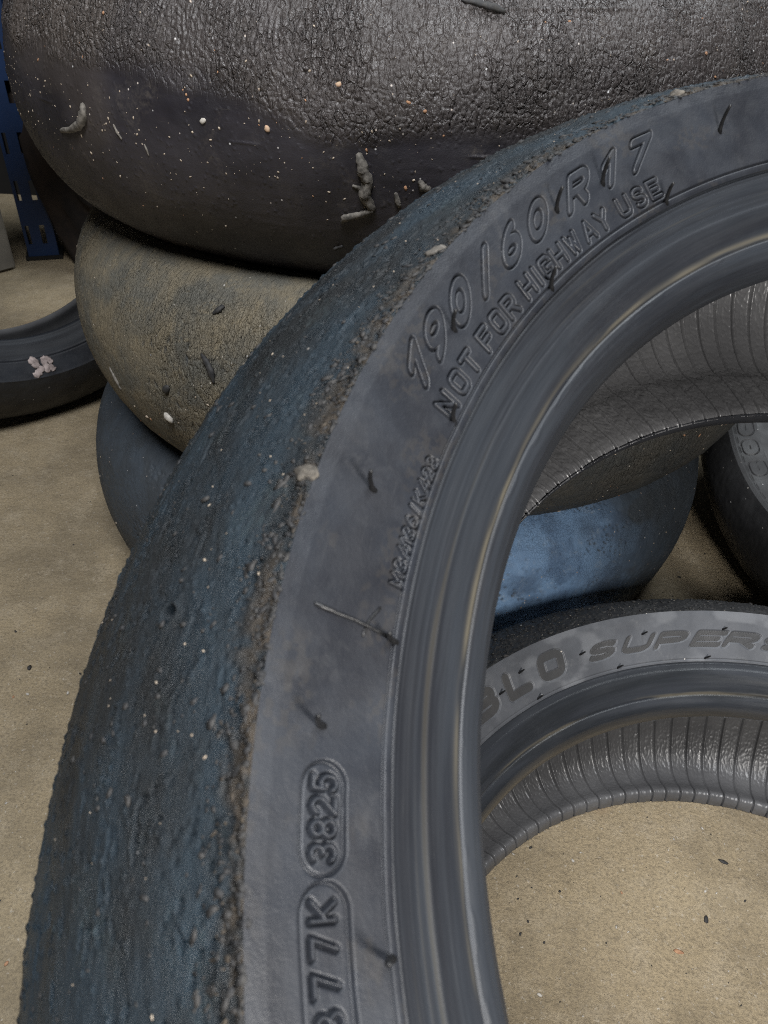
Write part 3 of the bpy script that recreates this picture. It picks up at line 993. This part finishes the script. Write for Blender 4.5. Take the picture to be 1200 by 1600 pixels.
def squash(V):
    """soft rubber: give way where the leaning tyre rests on it"""
    W = V + np.array(fC)
    L = W @ A3.T + a3
    r = np.hypot(L[:, 0], L[:, 1])
    low = -np.interp(r, mlow_r, mlow_a, left=-1, right=-1)
    low = np.where((r < 0.2172) | (r > 0.33), 1, low)
    pen = np.clip(L[:, 2] - low + 0.0015, 0, 0.03)
    pen = np.where((low < 0.5) & (L[:, 2] < 0), pen, 0)
    W = W - pen[:, None] * np.array(mn)
    W[:, 2] = np.maximum(W[:, 2], 0.0008)
    return W - np.array(fC)


FT0, FT1 = R_(74), R_(152)
th = thetas(FT0, FT1, 0.00034 / 0.257)
rg = Ring([(0.2424, 0.0666), (0.2432, 0.0676), (0.2670, 0.0870), (0.2690, 0.0883), (0.2702, 0.0890)], th, 0.00034, 0.257)
U, S = rg.U, rg.S
sr = lambda r: float(np.interp(r, rg.prof[:, 0], rg.s))
rg.disp += 0.0004 * fbm(U * 40, S * 40, 103, 3)
rg.disp += -0.0005 * np.exp(-((S - sr(0.2436)) / 0.0004) ** 2)
lab = np.zeros(rg.disp.shape, int)
b0, h0 = sr(0.2490), sr(0.2632) - sr(0.2490)
k = emboss(rg, list(zip('DIABLO', (153, 147.5, 140.0, 133.0, 126.4, 119.9))), 0.257, b0, h0, 0.0215, 0.0027, 0.12, -0.0006, 0.0008, 0.0005, lab)
b0, h0 = sr(0.2500), sr(0.2590) - sr(0.2500)
k = emboss(rg, list(zip('SUPERS', (110.6, 104.4, 98.6, 92.5, 87.2, 81.4))), 0.257, b0, h0, 0.0225, 0.00175, 0.75, -0.0005, 0.0006, 0.0004, lab, k, True)
rg.dirt = 0.3 * sst(0.0, 0.4, fbm(U * 40, S * 60, 104, 4))
M_SIDE2 = rubber('pale_dusty_sidewall', (0.075, 0.079, 0.088), (0.055, 0.058, 0.065), (0.18, 0.18, 0.18), 0.4, (0.4, 0.55), 22, 1800, 0.12, speck=0.006, dirt_tone_col=(0.22, 0.225, 0.235))
M_BEAD2 = rubber('glossy_bead_rubber', (0.028, 0.031, 0.037), (0.016, 0.018, 0.021), (0.09, 0.092, 0.095), 0.2, (0.24, 0.34), 7, 900, 0.08, (1, 10, 1), dirt_tone_col=(0.10, 0.09, 0.07), scratch=0.2, spec=0.6, bst=(1, 3, 1))
M_LETTER = rubber('clean_dark_rubber', (0.035, 0.034, 0.034), (0.026, 0.026, 0.027), (0.08, 0.075, 0.07), 0.2, (0.55, 0.7), 22, 1800, 0.2)
rg.build('sidewall', M_SIDE2, FLT, lab, squash, M_LETTER)
FS = rg
th = thetas(FT0, FT1, 0.0012 / 0.23)
rg = Ring([(0.2190, 0.0350), (0.2182, 0.0400), (0.2184, 0.0440), (0.2196, 0.0476), (0.2214, 0.0500), (0.2234, 0.0512), (0.2252, 0.0520), (0.2268, 0.0540), (0.2310, 0.0600), (0.2355, 0.0636), (0.2400, 0.0646), (0.2424, 0.0666)], th, 0.0005, 0.23, smooth=1)
U, S = rg.U, rg.S
sb = lambda r: float(np.interp(r, rg.prof[8:, 0], rg.s[8:]))
rg.disp += -0.0010 * np.exp(-((S - sb(0.2252)) / 0.0006) ** 2) - 0.0006 * np.exp(-((S - sb(0.2418)) / 0.0006) ** 2)
rg.disp += 0.00012 * fbm(U * 6, S * 400, 105, 3) + 0.0004 * fbm(U * 25, S * 25, 106, 2)
rg.dirt = np.exp(-((S - sb(0.2257)) / 0.0012) ** 2) * sst(-0.3, 0.3, fbm(U * 30, S * 300, 107, 3))
rg.build('bead', M_BEAD2, FLT, None, squash)
th = thetas(FT0, FT1, 0.0011 / 0.3)
tp = [(0.2702, 0.0890), (0.2712, 0.0884), (0.2880, 0.0790), (0.3035, 0.0670), (0.3160, 0.0520), (0.3270, 0.0300), (0.3333, 0.0), (0.3270, -0.0300), (0.3160, -0.0500), (0.3035, -0.0630), (0.2880, -0.0720), (0.2700, -0.0765)]
rg = Ring(chaikin(tp, 2), th, 0.0011, 0.3)
U, S = rg.U, rg.S
f1, f2, idd, qx, qy = cells(U * 300, S * 300, 110)
rg.disp += (0.0006 * fbm(U * 250, S * 250, 111, 3) + 0.0010 * np.where(idd > 0.5, sst(0.5, 0.1, f1), 0)) * sst(0, 0.001, S)
rg.build('tread', M_BLACK, FLT, None, squash)
RREF = 0.3
p, q = rand_on(rg, 76, 150, 0.0, 0.06, 1200)
blobs('rubber_crumbs', p, q, 0.0004 + 0.0010 * rng.random(1200) ** 3, M_LUMPD, FLT)
p, q = rand_on(rg, 76, 150, 0.0, 0.05, 320)
blobs('pale_grit', p, q, 0.0002 + 0.0005 * rng.random(320) ** 3, M_LUMP, FLT)
Ring([(0.2700, -0.0765), (0.2424, -0.0772), (0.2230, -0.0772), (0.2205, -0.0765)], thetas(0, 1, 0.03, 0.03), 0.003, 0.25).build('sidewall', M_SIDE, FLT)
th = thetas(R_(72), R_(150), 0.0006 / 0.29)
lp = [(0.2203, -0.0768), (0.2206, -0.0720), (0.2222, -0.0680), (0.2245, -0.0668), (0.2275, -0.0680), (0.2350, -0.0725), (0.2440, -0.0738), (0.2540, -0.0700), (0.2640, -0.0600), (0.2740, -0.0460), (0.2840, -0.0260), (0.2900, -0.0050), (0.2930, 0.0200), (0.2890, 0.0460), (0.2800, 0.0660), (0.2690, 0.0750), (0.2560, 0.0680), (0.2440, 0.0540), (0.2300, 0.0400), (0.2230, 0.0340), (0.2190, 0.0350)]
rg = Ring(lp, th, 0.0009, 0.29, smooth=2)
bandz = sst(0.014, 0.011, rg.S)
rg.disp += crackle(rg, 260, 0.0003, 120) * (1 - 0.5 * bandz) + 0.0004 * bandz * fbm(rg.U * 240, rg.S * 240, 124, 3)
rg.disp += vent_lines(rg, R_(2.9), 0.0008, 0.0032, 0.27, th)
rg.build('inner_liner', M_LINER, FLT, None, squash)
RREF = 0.257
for deg, r, L in ((125.6, 0.2600, 6), (130.2, 0.2559, 6), (114.6, 0.2559, 6), (108.9, 0.2440, 6), (124.4, 0.2440, 6), (103.4, 0.2590, 6), (93.4, 0.2440, 6), (90.2, 0.2600, 5)):
    p0, n0, i, j = surf(FS, deg, r)
    t = np.array((-math.sin(R_(deg)), math.cos(R_(deg)), 0.0))
    d = n0 * 0.8 - t * 0.35 + np.array((0, 0, 0.4))
    d /= np.linalg.norm(d)
    tube('vent_hair', [p0 - 0.0006 * n0 + d * L * 0.001 * q for q in np.linspace(0, 1, 5)], [0.0010, 0.0007, 0.00065, 0.0006, 0.0005], M_HAIR, FLT, 6, 0.05)

# ------------------------------------------------------------------ tyre standing at the far left
az, el = R_(44.38), R_(13.95)
ln = Vector((math.sin(az) * math.cos(el), -math.cos(az) * math.cos(el), math.sin(el)))
lu = Vector((0, 0, 1)).cross(ln).normalized()
LT = empty('motorcycle_tyre', basis(lu, ln.cross(lu), ln, Vector((-0.501, 0.945, 0.318))))
tag(LT, 'black tyre standing upright behind the stack at left, two pale chalk letters on it', 'tyre')
th = thetas(R_(-150), R_(-30), 0.0025 / 0.25, R_(2))
rg = Ring([(0.2400, 0.0595), (0.2430, 0.0615), (0.2455, 0.0618), (0.2640, 0.0672), (0.2660, 0.068)], th, 0.0009, 0.25)
rg.disp += -0.0012 * np.exp(-((rg.prof[None, :, 0] - 0.2435) / 0.0008) ** 2) + 0.0005 * fbm(rg.U * 40, rg.S * 40, 130, 2)
rg.build('sidewall', M_SIDE, LT)
LS = rg
Ring([(0.2195, 0.0390), (0.2188, 0.0420), (0.2195, 0.0455), (0.2210, 0.0472), (0.2235, 0.0480), (0.2300, 0.0545), (0.2350, 0.0575), (0.2400, 0.0595)], th, 0.0009, 0.22, smooth=1).build('bead', M_BEAD, LT)
rg = Ring(chaikin([(0.2660, 0.068), (0.2675, 0.0675), (0.2800, 0.062), (0.3000, 0.048), (0.3180, 0.026), (0.3250, 0.0), (0.3180, -0.026), (0.3000, -0.048), (0.2800, -0.062), (0.2660, -0.068)], 2), th, 0.0020, 0.29)
rg.disp += 0.0006 * fbm(rg.U * 120, rg.S * 120, 131, 3) * sst(0, 0.002, rg.S)
rg.build('tread', M_BLACK, LT)
Ring([(0.2660, -0.068), (0.2400, -0.0595), (0.2235, -0.0480), (0.2195, -0.0455), (0.2188, -0.040)], th, 0.003, 0.25, smooth=1).build('sidewall', M_SIDE, LT)
Ring(chaikin([(0.2188, -0.040), (0.2230, -0.0380), (0.2400, -0.0500), (0.2700, -0.0570), (0.3000, -0.0400), (0.3140, 0.0), (0.3000, 0.0400), (0.2700, 0.0570), (0.2400, 0.0500), (0.2230, 0.0370), (0.2195, 0.0390)], 2), th, 0.004, 0.25).build('inner_liner', M_LINER, LT)


def at_obj(rg, mw, px, py):
    W = np.array(mw.to_3x3()); t = np.array(mw.translation)
    P = rg.V @ W.T + t
    dv = P - np.array((0, 0, CAM_H))
    z = dv @ np.array(fw)
    e = (600 + FPX * (dv @ np.array(rt)) / z - px) ** 2 + (800 - FPX * (dv @ np.array(up)) / z - py) ** 2
    e = np.where((z > 0) & (((rg.N @ W.T) * dv).sum(-1) < 0), e, 1e9)
    i, j = np.unravel_index(e.argmin(), e.shape)
    return rg.V[i, j], rg.N[i, j]


for pts, r in ((((46, 566), (52, 563), (57, 567), (55, 573)), 0.005), (((57, 587), (62, 581), (65, 575)), 0.005), (((66, 559), (70, 568), (76, 581)), 0.004), (((68, 560), (74, 561), (79, 567)), 0.0035), (((72, 573), (79, 573), (86, 577)), 0.004)):
    P = [at_obj(LS, LT.matrix_world, *q) for q in pts]
    t = np.linspace(0, len(P) - 1, 9)
    pp = np.array([a + nn * 0.0004 for a, nn in P])
    path = np.stack([np.interp(t, range(len(P)), pp[:, c]) for c in range(3)], 1)
    tube('chalk_mark', path, r * (0.7 + 0.5 * rng.random(9)), M_CHALK, LT, 8, 0.25, (P[0][1], 0.2))

# ------------------------------------------------------------------ tyre leaning at the right edge
az, el = R_(-74.8), R_(40.3)
rn = Vector((math.sin(az) * math.cos(el), -math.cos(az) * math.cos(el), math.sin(el)))
ru = Vector((0, 0, 1)).cross(rn).normalized()
RT = empty('motorcycle_tyre', basis(ru, rn.cross(ru), rn, Vector((0.593, 0.619, 0.267))))
tag(RT, 'dark tyre at the right edge, tilted beside the stack, outlined letter on its sidewall', 'tyre')
th = thetas(R_(185), R_(290), 0.0005 / 0.255)
rg = Ring([(0.2430, 0.0745), (0.2440, 0.0755), (0.2600, 0.0860), (0.2622, 0.0885), (0.2660, 0.0900)], th, 0.0004, 0.255)
U, S = rg.U, rg.S
sr = lambda r: float(np.interp(r, rg.prof[:, 0], rg.s))
lab = np.zeros(rg.disp.shape, int)
b0, h0 = sr(0.2462), sr(0.2585) - sr(0.2462)
emboss(rg, list(zip('COC', (242.8, 248.3, 254.6))), 0.255, b0, h0, 0.019, 0.0036, 0.0, 0.0001, 0.0011, 0.0005, lab)
rg.disp += -0.0008 * np.exp(-((S - sr(0.2605)) / 0.0006) ** 2) * (np.sin(U * 2 * math.pi / 0.012) > -0.5)
rg.build('sidewall', M_BLACK, RT, lab)
Ring([(0.2185, 0.0400), (0.2175, 0.0450), (0.2185, 0.0520), (0.2210, 0.0560), (0.2240, 0.0580), (0.2330, 0.0660), (0.2430, 0.0745)], th, 0.0010, 0.23, smooth=1).build('bead', M_BLACK, RT)
rg = Ring(chaikin([(0.2660, 0.0900), (0.2665, 0.0900), (0.2880, 0.0820), (0.3080, 0.0640), (0.3220, 0.0320), (0.3260, 0.0), (0.3220, -0.0320), (0.3080, -0.0640), (0.2880, -0.0820), (0.2660, -0.0900), (0.2430, -0.0750), (0.2180, -0.0550)], 2), th, 0.002, 0.29)
rg.disp += 0.0005 * fbm(rg.U * 200, rg.S * 200, 140, 3) * sst(0, 0.002, rg.S)
rm3 = np.array(RT.matrix_world.to_3x3()); rmt = np.array(RT.matrix_world.translation)


def sit(V):
    """the tyre flattens where it stands on the floor"""
    W = V @ rm3.T + rmt
    W[:, 2] = np.maximum(W[:, 2], 0.0012)
    return (W - rmt) @ rm3


rg.build('tread', M_BLACK, RT, None, sit)
Ring(chaikin([(0.2180, -0.0550), (0.2250, -0.0500), (0.2500, -0.0750), (0.2750, -0.0700), (0.3050, 0.0), (0.2750, 0.0700), (0.2500, 0.0650), (0.2250, 0.0450), (0.2185, 0.0400)], 2), th, 0.004, 0.25).build('inner_liner', M_LINER, RT)

# ------------------------------------------------------------------ blue shelving post, grey box, dark heap
M_BLUE = plain('blue_painted_steel', (0.003, 0.022, 0.08), 0.5, (0.0025, 0.017, 0.06), scale=8)
M_GREY = plain('pale_grey_board', (0.17, 0.155, 0.13), 0.8, (0.11, 0.10, 0.085), scale=12)
M_BROWN = plain('dark_brown_cloth', (0.03, 0.02, 0.015), 0.9, (0.008, 0.006, 0.006), scale=18)


def floor_at(px, py, z=0.0):
    d = fw + rt * ((px - 600) / FPX) + up * ((800 - py) / FPX)
    t = (z - CAM_H) / d.z
    return Vector((0, 0, CAM_H)) + d * t


pa = floor_at(47, 407)
pb = floor_at(94, 404)
wd = (pb - pa).length
dirx = (pb - pa).normalized()
PO = empty('shelf_post', Matrix.Translation(pa) @ dirx.to_track_quat('X', 'Z').to_matrix().to_4x4())
tag(PO, 'blue steel shelving post with slotted holes, standing behind the left tyre', 'shelf post')
W = wd
cols = [0, 0.10 * W, 0.22 * W, 0.56 * W, 0.72 * W, W]
Hh = 1.1
pitch = 0.078
rows = [0.0]
z = 0.030
while z < Hh - 0.05:
    rows += [z, z + 0.034]; z += pitch
rows.append(Hh)
V, F = [], []
for zz in rows:
    for xx in cols:
        V.append((xx, 0, zz))
nc = len(cols)
for r in range(len(rows) - 1):
    for c in range(nc - 1):
        hole = (r % 2 == 1) and c in (1, 3)
        if not hole:
            F.append((r * nc + c, r * nc + c + 1, (r + 1) * nc + c + 1, (r + 1) * nc + c))
me = D.meshes.new('post_face'); me.from_pydata(V, [], F)
o = link('post_face', me, M_BLUE, PO)
md = o.modifiers.new('thick', 'SOLIDIFY'); md.thickness = 0.0018; md.offset = 1
bm = bmesh.new()
box_mesh(bm, -0.0002, 0.0016, 0.0022, 0.045, 0, Hh)
bm_obj('flange', bm, M_BLUE, PO)
bm = bmesh.new()
box_mesh(bm, W - 0.0016, W + 0.0002, 0.0022, 0.045, 0, Hh)
bm_obj('flange', bm, M_BLUE, PO)
bm = bmesh.new()
box_mesh(bm, -0.006, W + 0.006, -0.004, 0.05, -0.0, 0.008, 0.001)
bm_obj('foot_plate', bm, M_HAIR, PO)

ga, gb = floor_at(-60, 445), floor_at(27, 421)
gx = (gb - ga).normalized()
GB = empty('storage_box', Matrix.Translation(ga) @ gx.to_track_quat('X', 'Z').to_matrix().to_4x4())
tag(GB, 'pale grey box standing on the floor at the left edge beside the blue post', 'box')
bm = bmesh.new(); box_mesh(bm, 0, (gb - ga).length, 0, 0.2, 0.002, 0.24, 0.004)
bm_obj('box_body', bm, M_GREY, GB)
bm = bmesh.new(); box_mesh(bm, -0.006, (gb - ga).length + 0.004, -0.006, 0.206, 0.2405, 0.27, 0.004)
bm_obj('lid', bm, M_GREY, GB)

hp = floor_at(128, 418)
BV, BF = ico(5)
g = 1 + 0.5 * fbm(BV[:, 0] * 2.3 + BV[:, 2], BV[:, 1] * 2.3 - BV[:, 2], 150, 5)
Vh = BV * g[:, None] * np.array((0.17, 0.11, 0.26)) + np.array((0, 0, 0.2))
Vh[:, 2] = np.maximum(Vh[:, 2], 0.001)
hb = link('crumpled_cloth', quick_mesh('crumpled_cloth', Vh, BF, True, Vh[:, :2]), M_BROWN)
hb.location = (hp.x + 0.10, hp.y + 0.08, 0)
tag(hb, 'dark brown crumpled heap on the floor between the blue post and the stack', 'cloth')

# ------------------------------------------------------------------ bits lying on the floor


def pebble(px, py, size, mat, name, label, cat, flat=0.5, stretch=0.5, group=None):
    p = floor_at(px, py)
    size *= 0.52
    o = blobs(name, [(0, 0, size * flat * 0.7)], [(0, 0, 1)], [size], mat, None, flat, ICO2, None, 0.22, np.array([stretch]))
    o.location = p
    tag(o, label, cat, group)
    return o


pebble(843, 1555, 0.0022, M_STONE, 'pebble', 'pale pebble on the floor inside the flat tyre, nearest the bottom edge', 'pebble')
pebble(1102, 1393, 0.0014, M_STONE, 'pebble', 'tiny white pebble on the concrete inside the flat tyre, right side', 'pebble')
pebble(895, 1345, 0.0019, M_STONE, 'pebble', 'flat cream pebble near the ribbed liner of the flat tyre', 'pebble')
pebble(46, 1044, 0.0034, M_LUMPD, 'rubber_crumb', 'small black rubber crumb alone on the bare floor at left', 'rubber crumb', 0.7)
pebble(43, 1085, 0.0022, M_STONE, 'pebble', 'white pebble on the floor at left below the black crumb', 'pebble')
pebble(21, 1089, 0.0018, M_GRITO, 'pebble', 'tan pebble on the floor at the left edge', 'pebble')
pebble(106, 1083, 0.0022, M_STONE, 'pebble', 'pale pebble on the floor close beside the leaning tyre tread', 'pebble')
pebble(10, 1506, 0.0022, M_GRITO, 'pebble', 'orange brown chip on the floor at the lower left edge', 'pebble')
pebble(1060, 1487, 0.0030, M_GRITO, 'leaf_flake', 'reddish brown flake on the floor inside the flat tyre', 'flake', 0.2, 1.0)
pebble(971, 1395, 0.0014, M_GRITO, 'pebble', 'orange speck of grit near the middle of the tyre hole', 'pebble')
pebble(1130, 1347, 0.0030, M_LUMPD, 'rubber_crumb', 'curled black rubber shred on the concrete in the tyre hole', 'rubber crumb', 0.4, 1.0)
pebble(1103, 1437, 0.0028, M_LUMPD, 'rubber_crumb', 'black rubber shred left of the reddish flake area, below the curled shred', 'rubber crumb', 0.4, 0.8)
pebble(825, 1440, 0.0014, M_LUMPD, 'rubber_crumb', 'small black crumb on the concrete near the leaning tyre bead', 'rubber crumb', 0.6)
pebble(850, 1473, 0.0013, M_LUMPD, 'rubber_crumb', 'black oval crumb below the other one near the leaning tyre bead', 'rubber crumb', 0.6)
pebble(1061, 902, 0.0022, M_LUMPD, 'rubber_crumb', 'black dot on the lit strip of floor right of the blue tyre', 'rubber crumb', 0.6)
p = []
for _ in range(900):
    q = floor_at(rng.uniform(-20, 1200), rng.uniform(420, 1620))
    p.append((q.x, q.y, 0.0002))
p = np.array(p)
nn = np.tile((0, 0, 1.0), (len(p), 1))
blobs('grit', p[:500], nn[:500], 0.0002 + 0.0007 * rng.random(500) ** 3, M_STONE, None, 0.5)
blobs('rubber_dust', p[500:], nn[500:], 0.0002 + 0.0008 * rng.random(400) ** 3, M_LUMPD, None, 0.5)
